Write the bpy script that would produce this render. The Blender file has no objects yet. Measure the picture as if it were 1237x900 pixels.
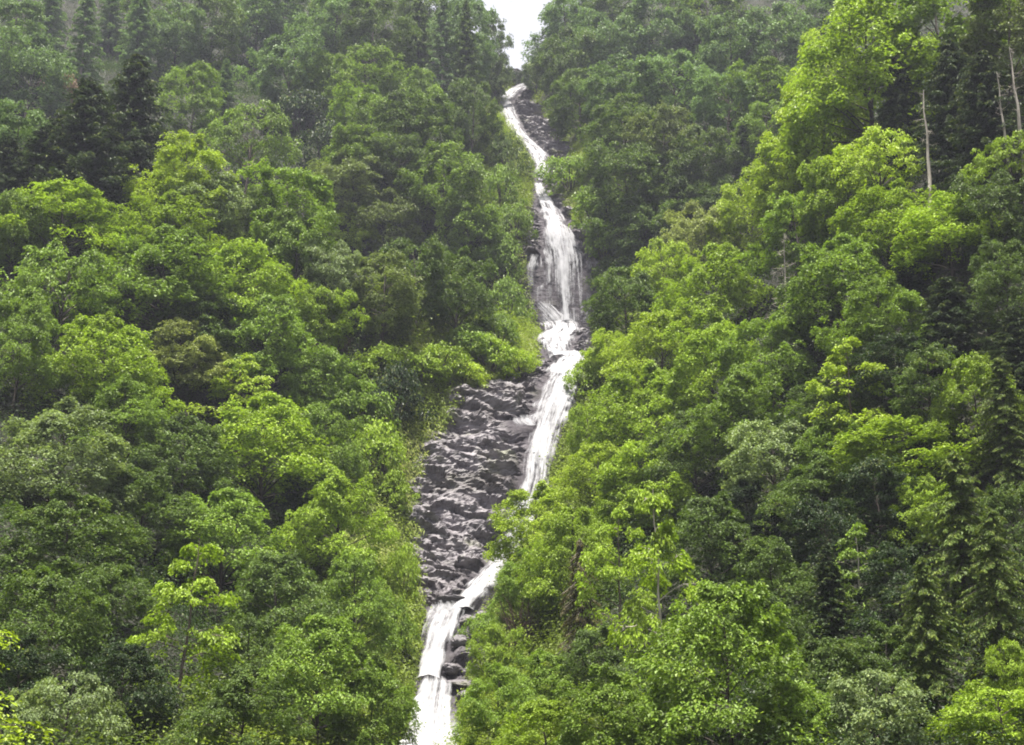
import bpy, math, numpy as np
sc = bpy.context.scene
C = sc.collection
# ------------------------------------------------------------------ camera
PITCH, F = math.radians(17.0), 1800.0          # F: focal length in pixels of a 1237 px wide frame
cd = bpy.data.cameras.new('camera'); cam = bpy.data.objects.new('camera', cd); C.objects.link(cam)
cd.sensor_width = 36.0; cd.lens = 36.0 * F / 1237.0
cd.clip_start = 0.2; cd.clip_end = 6000
cam.location = (0, 0, 0); cam.rotation_euler = (math.radians(90) + PITCH, 0, 0)
sc.camera = cam
# ------------------------------------------------------------------ sky, sun, exposure
SUN = np.array([-0.04, -0.10, 0.99]); SUN /= np.linalg.norm(SUN)
el = math.asin(SUN[2]); az = math.atan2(SUN[0], SUN[1])
w = bpy.data.worlds.new('World'); sc.world = w; w.use_nodes = True
nt = w.node_tree; bg = nt.nodes['Background']
sky = nt.nodes.new('ShaderNodeTexSky'); sky.sky_type = 'NISHITA'; sky.sun_disc = False
sky.sun_elevation = el; sky.sun_rotation = az; sky.dust_density = 3.0; sky.air_density = 1.0
ov = nt.nodes.new('ShaderNodeMix'); ov.data_type = 'RGBA'; ov.inputs[0].default_value = 0.85   # thin bright cloud cover
ov.inputs[7].default_value = (7.8, 7.8, 8.1, 1)
nt.links.new(sky.outputs[0], ov.inputs[6]); nt.links.new(ov.outputs[2], bg.inputs[0])
bg.inputs[1].default_value = 0.042
sl = bpy.data.lights.new('sun', 'SUN'); sl.energy = 5.0; sl.angle = math.radians(5); sl.color = (1.0, 0.95, 0.84)
so = bpy.data.objects.new('sun', sl); C.objects.link(so); so.location = (-60, -40, 400)
from mathutils import Vector
so.rotation_euler = Vector(SUN).to_track_quat('Z', 'Y').to_euler()
vs = sc.view_settings; vs.view_transform = 'Standard'; vs.look = 'None'; vs.gamma = 1.0; vs.use_curve_mapping = False
vs.exposure = 1.74
cy = sc.cycles
cy.max_bounces = 8; cy.diffuse_bounces = 2; cy.glossy_bounces = 2; cy.transmission_bounces = 4
cy.transparent_max_bounces = 12; cy.volume_bounces = 0; cy.use_denoising = True; cy.filter_width = 1.9
# ------------------------------------------------------------------ numbers: noise, terrain, rays
def hash3(i, j, k, s):
    h = (i.astype(np.int64) * 374761393 + j.astype(np.int64) * 668265263 + k.astype(np.int64) * 2147483647 + s * 1274126177) & 0xFFFFFFFF
    h = ((h ^ (h >> 13)) * 1274126177) & 0xFFFFFFFF
    h = ((h ^ (h >> 16)) * 2246822519) & 0xFFFFFFFF
    return ((h ^ (h >> 15)) & 0xFFFFFF) / float(0xFFFFFF)
def vnoise(x, y, z, s=0):
    xi, yi, zi = np.floor(x), np.floor(y), np.floor(z)
    fx, fy, fz = x - xi, y - yi, z - zi
    fx, fy, fz = (t * t * (3 - 2 * t) for t in (fx, fy, fz))
    r = 0
    for a in (0, 1):
        for b in (0, 1):
            for c in (0, 1):
                r = r + hash3(xi + a, yi + b, zi + c, s) * (fx if a else 1 - fx) * (fy if b else 1 - fy) * (fz if c else 1 - fz)
    return r * 2 - 1
def fbm(x, y, z, s=0, o=4):
    r, a = 0, 0.5
    for i in range(o):
        r = r + a * vnoise(x, y, z, s + i); x, y, z, a = x * 2.03, y * 2.03, z * 2.03, a * 0.5
    return r
def cells(x, y, z, s=0):
    """fractured rock: the height of the tilted facet of the nearest cell, and the distance to the crack between cells"""
    xi, yi, zi = np.floor(x), np.floor(y), np.floor(z)
    b1 = np.full(x.shape, 9.0); b2 = b1.copy(); hgt = np.zeros(x.shape)
    for a in (-1, 0, 1):
        for b in (-1, 0, 1):
            for c in (-1, 0, 1):
                I, J, K = xi + a, yi + b, zi + c
                px, py, pz = I + hash3(I, J, K, s), J + hash3(I, J, K, s + 1), K + hash3(I, J, K, s + 2)
                dx, dy, dz = x - px, y - py, z - pz
                d = np.sqrt(dx * dx + dy * dy + dz * dz)
                v = (hash3(I, J, K, s + 3) - .5) + 0.55 * ((hash3(I, J, K, s + 4) - .5) * dx + (hash3(I, J, K, s + 5) - .5) * dz + (hash3(I, J, K, s + 6) - .5) * dy)
                m = d < b1
                b2 = np.where(m, b1, np.minimum(b2, d)); hgt = np.where(m, v, hgt); b1 = np.where(m, d, b1)
    return hgt, b2 - b1

CP, SP = math.cos(PITCH), math.sin(PITCH)
def ray(u, v):
    """direction per metre of depth for a point of the photograph"""
    a, b = (u - 618.5) / F, (450.0 - v) / F
    return np.array([a, CP - b * SP, SP + b * CP])
def pix(p):
    d = p[..., 1] * CP + p[..., 2] * SP
    return 618.5 + F * p[..., 0] / d, 450 - F * (-p[..., 1] * SP + p[..., 2] * CP) / d
#      u    v    Y   left-half-width  right-half-width (metres of bare rock each side of the stream's middle)
GULLY = [(520, 900, 118, 2.2, 2.6), (522, 840, 124, 2.4, 3.6), (555, 740, 137, 4.2, 3.6), (606, 680, 149, 9.4, 2.0),
         (640, 600, 158, 13.2, 2.0), (662, 530, 166, 13.4, 2.5), (680, 470, 174, 12.4, 3.2), (688, 440, 192, 5.5, 3.8),
         (680, 400, 236, 5.0, 6.5), (682, 330, 240, 7.5, 6.0), (672, 280, 244.5, 6.0, 5.5), (654, 232, 268, 2.6, 3.6), (652, 198, 282, 2.2, 8.0),
         (622, 160, 318, 1.2, 11.0), (610, 130, 345, 1.4, 9.0), (626, 106, 372, 2.5, 4.0), (622, 86, 420, 2.5, 3.0)]
g = []
for u, v, Y, l, r in GULLY:
    d = ray(u, v); t = Y / d[1]; g.append((Y, d[0] * t, d[2] * t, l, r))
g = [(-400, 0, -1.7, 3, 3), (62, -6, -1.7, 3, 3)] + g + [(1500, g[-1][1], g[-1][2] - 40, 3, 3)]
G = np.array(g, float)
def gul(Y):
    return [np.interp(Y, G[:, 0], G[:, i]) for i in (1, 2, 3, 4)]
def sat(s, k, A):
    return A * (1 - np.exp(-k * s / A))
def smax(a, b, k=3.0):
    m = np.clip((a - b) / k * .5 + .5, 0, 1)
    return b * (1 - m) + a * m + k * m * (1 - m) * .5
def sstep(a, b, x):
    t = np.clip((x - a) / (b - a), 0, 1); return t * t * (3 - 2 * t)
def height(x, y, rough=True):
    xg, zg, wl, wr = gul(y)
    s = x - xg
    nearY = sstep(55, 105, y)
    kl = 0.50 - 0.34 * sstep(170, 245, y) + 0.65 * sstep(325, 400, y)
    kr = 0.45 - 0.15 * sstep(215, 265, y) + 0.6 * sstep(315, 400, y)
    L, R = np.maximum(-s - wl, 0), np.maximum(s - wr, 0)
    steep = 1.3 * (1 - np.exp(-L / 3)) * 1.6 + 2.2 * (1 - np.exp(-R / 3))
    main = zg + (sat(L, kl, 110) + sat(R, kr, 110) + steep) * (0.08 + 0.92 * nearY)
    t = x - 7.0
    yc = 155 + 0.55 * np.minimum(t, 70)
    cr = 31.8 + sat(np.maximum(t, 0), 1.62, 260) + np.minimum(t, 0) * 1.9
    q = y - yc
    spur = cr - np.where(q < 0, -q * 0.72, q * 0.62)
    h = smax(main, spur, 3.0) - .75 * np.maximum(y - 424, 0) * (y < 640) - 162 * (y >= 640)
    if rough:
        bank = sstep(0.5, 9, np.maximum(L, R)) * nearY
        h = h + bank * (3.2 * vnoise(x / 23, y / 23, h * 0, 11) + 1.3 * vnoise(x / 8, y / 8, h * 0, 12))
    return h
def h1(x, y):
    return float(height(np.array([x], float), np.array([y], float))[0])
def hit(u, v, above=0.0, t0=15.0):
    """the point of the hillside (or ABOVE metres over it) that shows at a place of the photograph"""
    d = ray(u, v)
    t = np.arange(t0, 640, 0.5); p = d[None, :] * t[:, None]
    k = np.nonzero(p[:, 2] - height(p[:, 0], p[:, 1]) <= above)[0]
    return p[k[0]] if len(k) else None
# ------------------------------------------------------------------ objects
def link(o): C.objects.link(o); return o
def tag(o, label=None, cat=None, group=None, kind=None):
    for k, v in (('label', label), ('category', cat), ('group', group), ('kind', kind)):
        if v: o[k] = v
    return o
def mesh_np(name, V, Q, mat=None, smooth=False, attrs=None, uv=None):
    """V n*3, Q m*4 (or m*3) -> a mesh; attrs: {name: per-face or per-point floats}"""
    me = bpy.data.meshes.new(name); V = np.asarray(V, np.float32); Q = np.asarray(Q, np.int32); n = Q.shape[1]
    me.vertices.add(len(V)); me.vertices.foreach_set('co', V.ravel())
    me.loops.add(Q.size); me.loops.foreach_set('vertex_index', Q.ravel())
    me.polygons.add(len(Q)); me.polygons.foreach_set('loop_start', np.arange(0, Q.size, n, dtype=np.int32))
    me.update(calc_edges=True)
    me.polygons.foreach_set('use_smooth', np.full(len(Q), bool(smooth)))
    for k, a in (attrs or {}).items():
        at = me.attributes.new(k, 'FLOAT', 'FACE' if len(a) == len(Q) and len(a) != len(V) else 'POINT')
        at.data.foreach_set('value', np.asarray(a, np.float32))
    if uv is not None:
        ul = me.uv_layers.new(name='flow'); ul.data.foreach_set('uv', np.asarray(uv, np.float32)[Q.ravel()].ravel())
    if mat: me.materials.append(mat)
    return me
# ------------------------------------------------------------------ materials
def newmat(name):
    m = bpy.data.materials.new(name); m.use_nodes = True; n = m.node_tree
    n.nodes.clear(); out = n.nodes.new('ShaderNodeOutputMaterial'); return m, n, out
def nd(n, t, **kw):
    x = n.nodes.new(t)
    for k, v in kw.items(): setattr(x, k, v)
    return x
def mth(n, op, a, b=None, c=None, clamp=False):
    x = nd(n, 'ShaderNodeMath', operation=op, use_clamp=clamp)
    for i, q in enumerate((a, b, c)):
        if q is None: continue
        if hasattr(q, 'links'): n.links.new(q, x.inputs[i])
        else: x.inputs[i].default_value = q
    return x.outputs[0]
def mixc(n, f, a, b, blend='MIX'):
    x = nd(n, 'ShaderNodeMix', data_type='RGBA', blend_type=blend)
    for i, q in ((0, f), (6, a), (7, b)):
        if hasattr(q, 'links'): n.links.new(q, x.inputs[i])
        else: x.inputs[i].default_value = q if i == 0 else (*q, 1)
    return x.outputs[2]
def noise(n, scale, detail=3, vec=None, rough=.55):
    x = nd(n, 'ShaderNodeTexNoise'); x.inputs['Scale'].default_value = scale; x.inputs['Detail'].default_value = detail; x.inputs['Roughness'].default_value = rough
    if vec is not None: n.links.new(vec, x.inputs['Vector'])
    return x.outputs['Fac']
def leaf_material(name, col=None, spec=0.2, trans=0.30, rough=.5, lush=None):
    m, n, out = newmat(name)
    if col is None:
        base = nd(n, 'ShaderNodeObjectInfo').outputs['Color']
    else:
        tc = nd(n, 'ShaderNodeTexCoord').outputs['Object']
        base = mixc(n, mth(n, 'MULTIPLY_ADD', noise(n, .09, 4, tc), 2.6, -.8, True), col[0], col[1])
    at = nd(n, 'ShaderNodeAttribute', attribute_name='rnd').outputs['Fac']
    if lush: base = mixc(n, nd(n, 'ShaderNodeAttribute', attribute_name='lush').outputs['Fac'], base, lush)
    v = mth(n, 'MULTIPLY_ADD', at, 1.1, 0.52)
    vec = nd(n, 'ShaderNodeVectorMath', operation='SCALE'); n.links.new(base, vec.inputs[0]); n.links.new(v, vec.inputs['Scale'])
    c = mixc(n, mth(n, 'MULTIPLY', mth(n, 'GREATER_THAN', at, .86), .35), vec.outputs[0], (.20, .21, .035))
    b = nd(n, 'ShaderNodeBsdfPrincipled'); b.inputs['Roughness'].default_value = rough; b.inputs['Specular IOR Level'].default_value = spec
    n.links.new(c, b.inputs['Base Color'])
    tr = nd(n, 'ShaderNodeBsdfTranslucent')
    tcol = mixc(n, 1.0, c, (1.25, 1.3, .55), 'MULTIPLY'); n.links.new(tcol, tr.inputs['Color'])
    mx = nd(n, 'ShaderNodeMixShader'); mx.inputs[0].default_value = trans
    n.links.new(b.outputs[0], mx.inputs[1]); n.links.new(tr.outputs[0], mx.inputs[2]); n.links.new(mx.outputs[0], out.inputs[0])
    return m
def bark_material():
    m, n, out = newmat('bark'); tc = nd(n, 'ShaderNodeTexCoord').outputs['Object']
    mp = nd(n, 'ShaderNodeMapping'); mp.inputs['Scale'].default_value = (4, 4, .8); n.links.new(tc, mp.inputs[0])
    f = noise(n, 1.6, 5, mp.outputs[0], .7)
    oc = nd(n, 'ShaderNodeObjectInfo').outputs['Color']
    c = mixc(n, mth(n, 'MULTIPLY_ADD', f, 2.4, -.75, True), mixc(n, 1.0, oc, (.35, .33, .31), 'MULTIPLY'), oc)
    b = nd(n, 'ShaderNodeBsdfPrincipled'); b.inputs['Roughness'].default_value = .85; n.links.new(c, b.inputs['Base Color'])
    bp = nd(n, 'ShaderNodeBump'); bp.inputs['Strength'].default_value = .6; n.links.new(f, bp.inputs['Height']); n.links.new(bp.outputs[0], b.inputs['Normal'])
    n.links.new(b.outputs[0], out.inputs[0]); return m
def rock_material():
    m, n, out = newmat('rock'); tc = nd(n, 'ShaderNodeTexCoord').outputs['Object']
    mp = nd(n, 'ShaderNodeMapping'); mp.inputs['Scale'].default_value = (.7, .7, 1.9); mp.inputs['Rotation'].default_value = (.25, .35, 0); n.links.new(tc, mp.inputs[0])
    f1 = noise(n, .9, 8, mp.outputs[0], .68); f2 = noise(n, .22, 4, tc); f3 = noise(n, 5.5, 5, mp.outputs[0], .7)
    c = mixc(n, mth(n, 'MULTIPLY_ADD', f1, 3.2, -1.1, True), (.060, .054, .062), (.225, .206, .228))
    c = mixc(n, mth(n, 'MULTIPLY', mth(n, 'MULTIPLY_ADD', f3, 4.0, -2.2, True), .45), c, (.40, .375, .39))
    f4 = noise(n, .13, 5, mp.outputs[0], .6); c = mixc(n, mth(n, 'MULTIPLY', mth(n, 'MULTIPLY_ADD', f4, 5.0, -2.3, True), .75), c, (.055, .048, .046))
    c = mixc(n, mth(n, 'MULTIPLY', mth(n, 'MULTIPLY_ADD', f2, 6.0, -3.3, True), .6), c, (.09, .105, .035))
    wet_ = nd(n, 'ShaderNodeAttribute', attribute_name='wet').outputs['Fac']
    c = mixc(n, mth(n, 'MULTIPLY', wet_, .85), c, (.050, .045, .052))      # soaked stone
    b = nd(n, 'ShaderNodeBsdfPrincipled'); n.links.new(c, b.inputs['Base Color'])
    n.links.new(mth(n, 'MULTIPLY_ADD', wet_, .4, mth(n, 'MULTIPLY_ADD', f1, .6, .16)), b.inputs['Roughness'])
    n.links.new(mth(n, 'MULTIPLY_ADD', wet_, -.24, .30), b.inputs['Specular IOR Level'])
    bp = nd(n, 'ShaderNodeBump'); bp.inputs['Strength'].default_value = .9; bp.inputs['Distance'].default_value = .25
    n.links.new(f1, bp.inputs['Height'])
    b2 = nd(n, 'ShaderNodeBump'); b2.inputs['Strength'].default_value = .5; b2.inputs['Distance'].default_value = .08
    n.links.new(f3, b2.inputs['Height']); n.links.new(bp.outputs[0], b2.inputs['Normal']); n.links.new(b2.outputs[0], b.inputs['Normal'])
    n.links.new(b.outputs[0], out.inputs[0]); return m
def soil_material():
    m, n, out = newmat('forest_soil'); tc = nd(n, 'ShaderNodeTexCoord').outputs['Object']
    f = noise(n, .35, 8, tc, .65)
    c = mixc(n, mth(n, 'MULTIPLY_ADD', f, 3, -1, True), (.008, .010, .005), (.022, .021, .011))
    b = nd(n, 'ShaderNodeBsdfPrincipled'); b.inputs['Roughness'].default_value = .95; n.links.new(c, b.inputs['Base Color'])
    bp = nd(n, 'ShaderNodeBump'); bp.inputs['Distance'].default_value = .6; n.links.new(f, bp.inputs['Height']); n.links.new(bp.outputs[0], b.inputs['Normal'])
    n.links.new(b.outputs[0], out.inputs[0]); return m
def water_material():
    m, n, out = newmat('white_water')
    uvn = nd(n, 'ShaderNodeUVMap', uv_map='flow').outputs[0]
    den = nd(n, 'ShaderNodeAttribute', attribute_name='dens').outputs['Fac']
    def st(sx, sy, sc_, det):
        mp = nd(n, 'ShaderNodeMapping'); mp.inputs['Scale'].default_value = (sx, sy, 1); n.links.new(uvn, mp.inputs[0]); return noise(n, sc_, det, mp.outputs[0], .6)
    a = st(2.9, .10, 1.0, 5); b_ = st(.8, .07, 1.0, 3); c_ = st(3.2, .9, 1.0, 4)
    k = mth(n, 'MULTIPLY_ADD', a, .9, mth(n, 'MULTIPLY_ADD', b_, .9, mth(n, 'MULTIPLY', c_, .45)))     # mean ~ 1.12
    al = mth(n, 'ADD', mth(n, 'MULTIPLY', mth(n, 'SUBTRACT', k, 1.125), 3.0), mth(n, 'MULTIPLY_ADD', den, 1.0, -.10), clamp=True); al = mth(n, 'MULTIPLY', al, .92)
    df = nd(n, 'ShaderNodeBsdfDiffuse'); df.inputs[0].default_value = (.43, .43, .46, 1)
    tl = nd(n, 'ShaderNodeBsdfTranslucent'); tl.inputs[0].default_value = (.43, .43, .46, 1)
    ms = nd(n, 'ShaderNodeMixShader'); ms.inputs[0].default_value = .3; n.links.new(df.outputs[0], ms.inputs[1]); n.links.new(tl.outputs[0], ms.inputs[2])
    tp = nd(n, 'ShaderNodeBsdfTransparent'); mx = nd(n, 'ShaderNodeMixShader')
    n.links.new(al, mx.inputs[0]); n.links.new(tp.outputs[0], mx.inputs[1]); n.links.new(ms.outputs[0], mx.inputs[2]); n.links.new(mx.outputs[0], out.inputs[0])
    return m
LEAF = leaf_material('leaf'); NEEDLE = leaf_material('needle', spec=.2, trans=.2, rough=.6)
BARK, ROCK, SOIL, WATER = bark_material(), rock_material(), soil_material(), water_material()
HERB = leaf_material('herb_leaf', ((.011, .024, .007), (.042, .075, .014)), lush=(.17, .225, .030))  # forest-floor greens darkened: shade of the gaps under the crowns painted in
GRASS = leaf_material('grass_blade', ((.14, .19, .03), (.24, .25, .07)), spec=.2)
# ------------------------------------------------------------------ the mountainside
xs = np.unique(np.concatenate([np.arange(-600, -75, 12.), np.arange(-75, 110, 1.25), np.arange(110, 601, 12.)]))
ys = np.unique(np.concatenate([np.arange(-200, 60, 10.), np.arange(60, 430, 1.25), np.arange(430, 900, 15.)]))
X, Y = np.meshgrid(xs, ys); Z = height(X, Y)
xg, zg, wl, wr = gul(Y); s = X - xg
Z = Z - 2.6 * (sstep(-wl - 1.2, -wl + .4, s) * (1 - sstep(wr - .4, wr + 1.2, s))) * ((Y > 108) & (Y < 425))
nx, ny = len(xs), len(ys); idx = np.arange(nx * ny).reshape(ny, nx)
Q = np.stack([idx[:-1, :-1], idx[:-1, 1:], idx[1:, 1:], idx[1:, :-1]], -1).reshape(-1, 4)
tag(link(bpy.data.objects.new('terrain', mesh_np('terrain', np.stack([X, Y, Z], -1).reshape(-1, 3), Q, SOIL, True))), kind='structure')
# ------------------------------------------------------------------ white water
def hit_rock(u, v):
    d = ray(u, v); t = np.arange(70, 480, .4); p = d[None] * t[:, None]
    q = p[:, 2] - height(p[:, 0], p[:, 1], False); k = np.nonzero(q <= 0)[0]
    if not len(k) or k[0] == 0: return None
    i = k[0]; return d * (t[i] - .4 * q[i] / min(q[i] - q[i - 1], -1e-6))
RIBBONS = []
def ribbon(rows, dens=1.0, **kw):
    """rows (v, u0, u1[, density]) down a cascade -> its middle line in the place: x, y, z, width, density"""
    rows = np.array([r if len(r) == 4 else (*r, dens) for r in rows], float)
    L = []
    for v in np.arange(rows[0, 0], rows[-1, 0] + .1, 1.6):
        u0, u1, dn = (np.interp(v, rows[:, 0], rows[:, i]) for i in (1, 2, 3))
        p = hit_rock((u0 + u1) / 2, v)
        if p is not None: L.append((p[0], p[1], p[2], (u1 - u0) * p[1] / F * 1.0, dn))
    L = np.array(L)
    for i in (1, 2): L[:, i] = np.convolve(np.pad(L[:, i], 4, 'edge'), np.ones(9) / 9, 'valid')
    RIBBONS.append((L, kw))
ribbon([(102, 630, 648, .75), (107, 622, 640, .7), (112, 612, 630, .75), (119, 603, 622, .9), (128, 601, 620), (140, 604, 624), (155, 609, 632), (168, 618, 640), (180, 632, 652), (192, 638, 664), (205, 644, 666), (216, 648, 662, .8), (226, 646, 656)], dens=.95, seed=1)
ribbon([(224, 644, 656), (240, 646, 664), (260, 653, 678), (275, 656, 686), (290, 656, 694), (305, 656, 700, .85)], dens=1.1, seed=2)
ribbon([(282, 656, 690, .95), (300, 654, 700, .75), (320, 652, 710, .52), (350, 646, 718, .42), (375, 648, 718, .36), (398, 656, 712, .32)], dens=.8, seed=3, lift=.9, cols=60, bulge=.9)
ribbon([(290, 667, 690, 1.0), (330, 672, 690, 1.0), (370, 676, 690, .9), (398, 674, 694, .9)], seed=4, lift=1.5, cols=20)
ribbon([(312, 640, 652, .9), (330, 634, 648, .8), (352, 636, 646, .55)], seed=5, cols=16, lift=.8)
ribbon([(366, 642, 660, .6), (380, 648, 680, .75), (396, 654, 700, .95), (404, 660, 700, 1.05), (412, 648, 692), (426, 656, 690, 1.0), (440, 664, 692, .95)], seed=6, dens=1.05)
ribbon([(430, 676, 708, .9), (438, 672, 714, 1.1), (450, 664, 714), (466, 652, 712), (480, 648, 704), (498, 644, 694, 1.1), (515, 640, 686, 1.0), (540, 638, 676, .95), (560, 634, 668, .85), (585, 630, 668, .8), (610, 622, 664, .8), (640, 612, 652, .8), (665, 602, 640, .9)], dens=1.1, seed=7, cols=56)
ribbon([(508, 614, 650, .55), (516, 616, 648, .8), (524, 630, 650, .6)], seed=8, cols=18)
ribbon([(655, 604, 636, .9), (672, 598, 624), (690, 586, 614), (708, 570, 602), (724, 556, 592), (738, 546, 576), (748, 538, 572)], dens=1.15, seed=9)
ribbon([(736, 520, 556, .75), (744, 514, 566, .9), (758, 513, 558), (775, 510, 548), (795, 507, 540), (815, 504, 534), (831, 502, 532)], dens=1.1, seed=10)
ribbon([(829, 508, 546), (838, 506, 548), (856, 498, 550), (875, 492, 552), (905, 486, 554), (930, 480, 556)], dens=1.2, seed=11, lift=.7)
# bare rock along the stream: a fine strip of fractured stone
yy = np.arange(108, 426, .05); cl = np.stack([*gul(yy)[:2]], 0)
arc = np.concatenate([[0], np.cumsum(np.sqrt(.05 ** 2 + np.diff(cl[0]) ** 2 + np.diff(cl[1]) ** 2))])
YR = np.interp(np.arange(0, arc[-1], .24), arc, yy)
SC = np.linspace(0, 1, 84)
xg, zg, wl, wr = gul(YR)
S = (-wl - 2.2)[:, None] + (wl + wr + 4.4)[:, None] * SC[None, :]
RX, RY = xg[:, None] + S, np.repeat(YR[:, None], len(SC), 1)
def strip_base(x, y): return height(x, y, False)
RZ = strip_base(RX, RY)
e = .6
NX = -(strip_base(RX + e, RY) - strip_base(RX - e, RY)) / (2 * e); NY = -(strip_base(RX, RY + e) - strip_base(RX, RY - e)) / (2 * e)
nl = np.sqrt(NX ** 2 + NY ** 2 + 1); NX, NY, NZ = NX / nl, NY / nl, 1 / nl
wx, wy, wz = RX + .8 * vnoise(RX * .5, RY * .5, RZ * .5, 5), RY, RZ * 1.0 + .35 * RX + .6 * vnoise(RX * .4, RY * .4, RZ * .4, 6)
h_a, c_a = cells(wx * .16, wy * .2, wz * .42, 20); h_b, c_b = cells(wx * .34, wy * .5, wz * 1.15, 30); h_c, c_c = cells(wx * .85, wy * 1.2, wz * 2.6, 40)
disp = 1.0 * h_a + .34 * h_b + .20 * h_c - .22 * (c_b < .05) + 2.2 * fbm(RX * .15, RY * .15, RZ * .25, 50) + .25 * fbm(RX * .9, RY * .9, RZ * 2.4, 57)
edge = np.minimum(SC, 1 - SC)[None, :] * (wl + wr + 4.4)[:, None]
inner = sstep(0.2, 2.6, edge)
wet = np.zeros(RX.shape)                                  # where the water runs it has worn the rock smooth
for L, kw in RIBBONS:
    o = np.argsort(L[:, 1]); xc = np.interp(YR, L[o, 1], L[o, 0]); wd = np.interp(YR, L[o, 1], L[o, 3])
    ins = ((YR > L[:, 1].min() - .5) & (YR < L[:, 1].max() + .5))[:, None]
    wet = np.maximum(wet, ins * (1 - sstep(0.0, 1.3, np.abs(RX - xc[:, None]) - wd[:, None] / 2)))
soak = np.zeros(RX.shape)
for L, kw in RIBBONS:
    o = np.argsort(L[:, 1]); xc = np.interp(YR, L[o, 1], L[o, 0]); wd = np.interp(YR, L[o, 1], L[o, 3])
    ins = ((YR > L[:, 1].min() - 1.5) & (YR < L[:, 1].max() + 1))[:, None]
    soak = np.maximum(soak, ins * (1 - sstep(0.0, 2.2, np.abs(RX - xc[:, None]) - wd[:, None] / 2 + .9 * vnoise(RX, RY, RZ, 77))))
tan = np.clip(np.sqrt((1 / NZ) ** 2 - 1), .5, 5)
def terrace(step, tilt, amp, s):
    q = (RZ + tilt * RX + .35 * step * fbm(RX * .22, RY * .22, RZ * .1, s, 3) * 2) / step; f = q - np.floor(q)
    g_ = np.where(f < .78, .12 * f / .78, .12 + .88 * (f - .78) / .22)
    return amp * (g_ - f + .38) * np.minimum(step / tan, 4.5)
ter = terrace(3.6, .20, .62, 61) + terrace(1.2, .34, .48, 64) + terrace(.5, .1, .45, 67)
soft = inner * (1 - .84 * wet)
TY = ter * soft
DISP = disp * soft - 1.6 * (1 - inner) + .25 - .35 * wet * inner
def on_rock(x, y):
    """height of the displaced rock near x, y"""
    i = int(np.argmin(np.abs(YR - y))); j = int(np.argmin(np.abs(RX[i] - x))); return RZ[i, j] + DISP[i, j] * .75 * NZ[i, j]
DX, DY, DZ = NX * .7, NY * .7 - .45, NZ * .75                # split stone steps out towards the valley more than it rises
PX, PY, PZ = RX + DX * DISP, RY + DY * DISP + TY, RZ + DZ * DISP
n0, n1 = PX.shape; idx = np.arange(n0 * n1).reshape(n0, n1)
Q = np.stack([idx[:-1, :-1], idx[:-1, 1:], idx[1:, 1:], idx[1:, :-1]], -1).reshape(-1, 4)
tag(link(bpy.data.objects.new('bedrock', mesh_np('bedrock', np.stack([PX, PY, PZ], -1).reshape(-1, 3), Q, ROCK, False, {'wet': soak.ravel()}))), kind='structure')
def fall(L, lift=.6, cols=40, seed=0, bulge=.45):
    """one sheet of falling water lying over the rock along a middle line"""
    t = np.linspace(0, 1, cols); W = L[:, 3][:, None]
    wob = 1 + .20 * vnoise(np.arange(len(L)) * .22, np.zeros(len(L)), np.zeros(len(L)), 70 + seed)[:, None]
    x = L[:, 0][:, None] + (t - .5)[None] * W * wob; y = np.repeat(L[:, 1][:, None], cols, 1)
    z = np.repeat(L[:, 2][:, None], cols, 1) + (height(x, y, False) - height(L[:, 0], L[:, 1], False)[:, None]) * .6
    arcv = np.concatenate([[0], np.cumsum(np.linalg.norm(np.diff(L[:, :3], axis=0), axis=1))])
    acr = (t - .5)[None] * W
    up = lift + bulge * np.sqrt(np.clip(1 - (2 * t - 1) ** 2, 0, 1))[None] + .22 * fbm(acr * 1.2 + seed * 9, arcv[:, None] * .35 + acr * 0, acr * 0, 80 + seed, 3)
    ng = np.gradient(L[:, 2]) / np.minimum(np.gradient(L[:, 1]), -1e-3); ny_ = -ng / np.sqrt(1 + ng ** 2); nz_ = 1 / np.sqrt(1 + ng ** 2)
    y = y + ny_[:, None] * up; z = z + nz_[:, None] * up
    ed = np.minimum(t, 1 - t)[None] * W
    d = L[:, 4][:, None] * (0.25 + .75 * sstep(0, .28, np.minimum(t, 1 - t))[None]) + ed * 0
    fade = sstep(0, 1.2, arcv)[:, None] * 1.0
    d = d * np.clip(.35 + .65 * fade, 0, 1)
    d = d + .52 * fbm(acr * 1.0, arcv[:, None] * .42 + acr * 0, acr * 0 + seed, 90, 3) - .04
    m, k = x.shape; ix = np.arange(m * k).reshape(m, k)
    Q = np.stack([ix[:-1, :-1], ix[1:, :-1], ix[1:, 1:], ix[:-1, 1:]], -1).reshape(-1, 4)
    uv = np.stack([np.broadcast_to(acr * wob + seed * 31.7, x.shape), np.repeat(arcv[:, None], k, 1)], -1).reshape(-1, 2)
    o = link(bpy.data.objects.new('water', mesh_np('water', np.stack([x, y, z], -1).reshape(-1, 3), Q, WATER, True, {'dens': d.ravel()}, uv)))
    return tag(o, kind='structure')
for L, kw in RIBBONS: fall(L, **kw)
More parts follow.
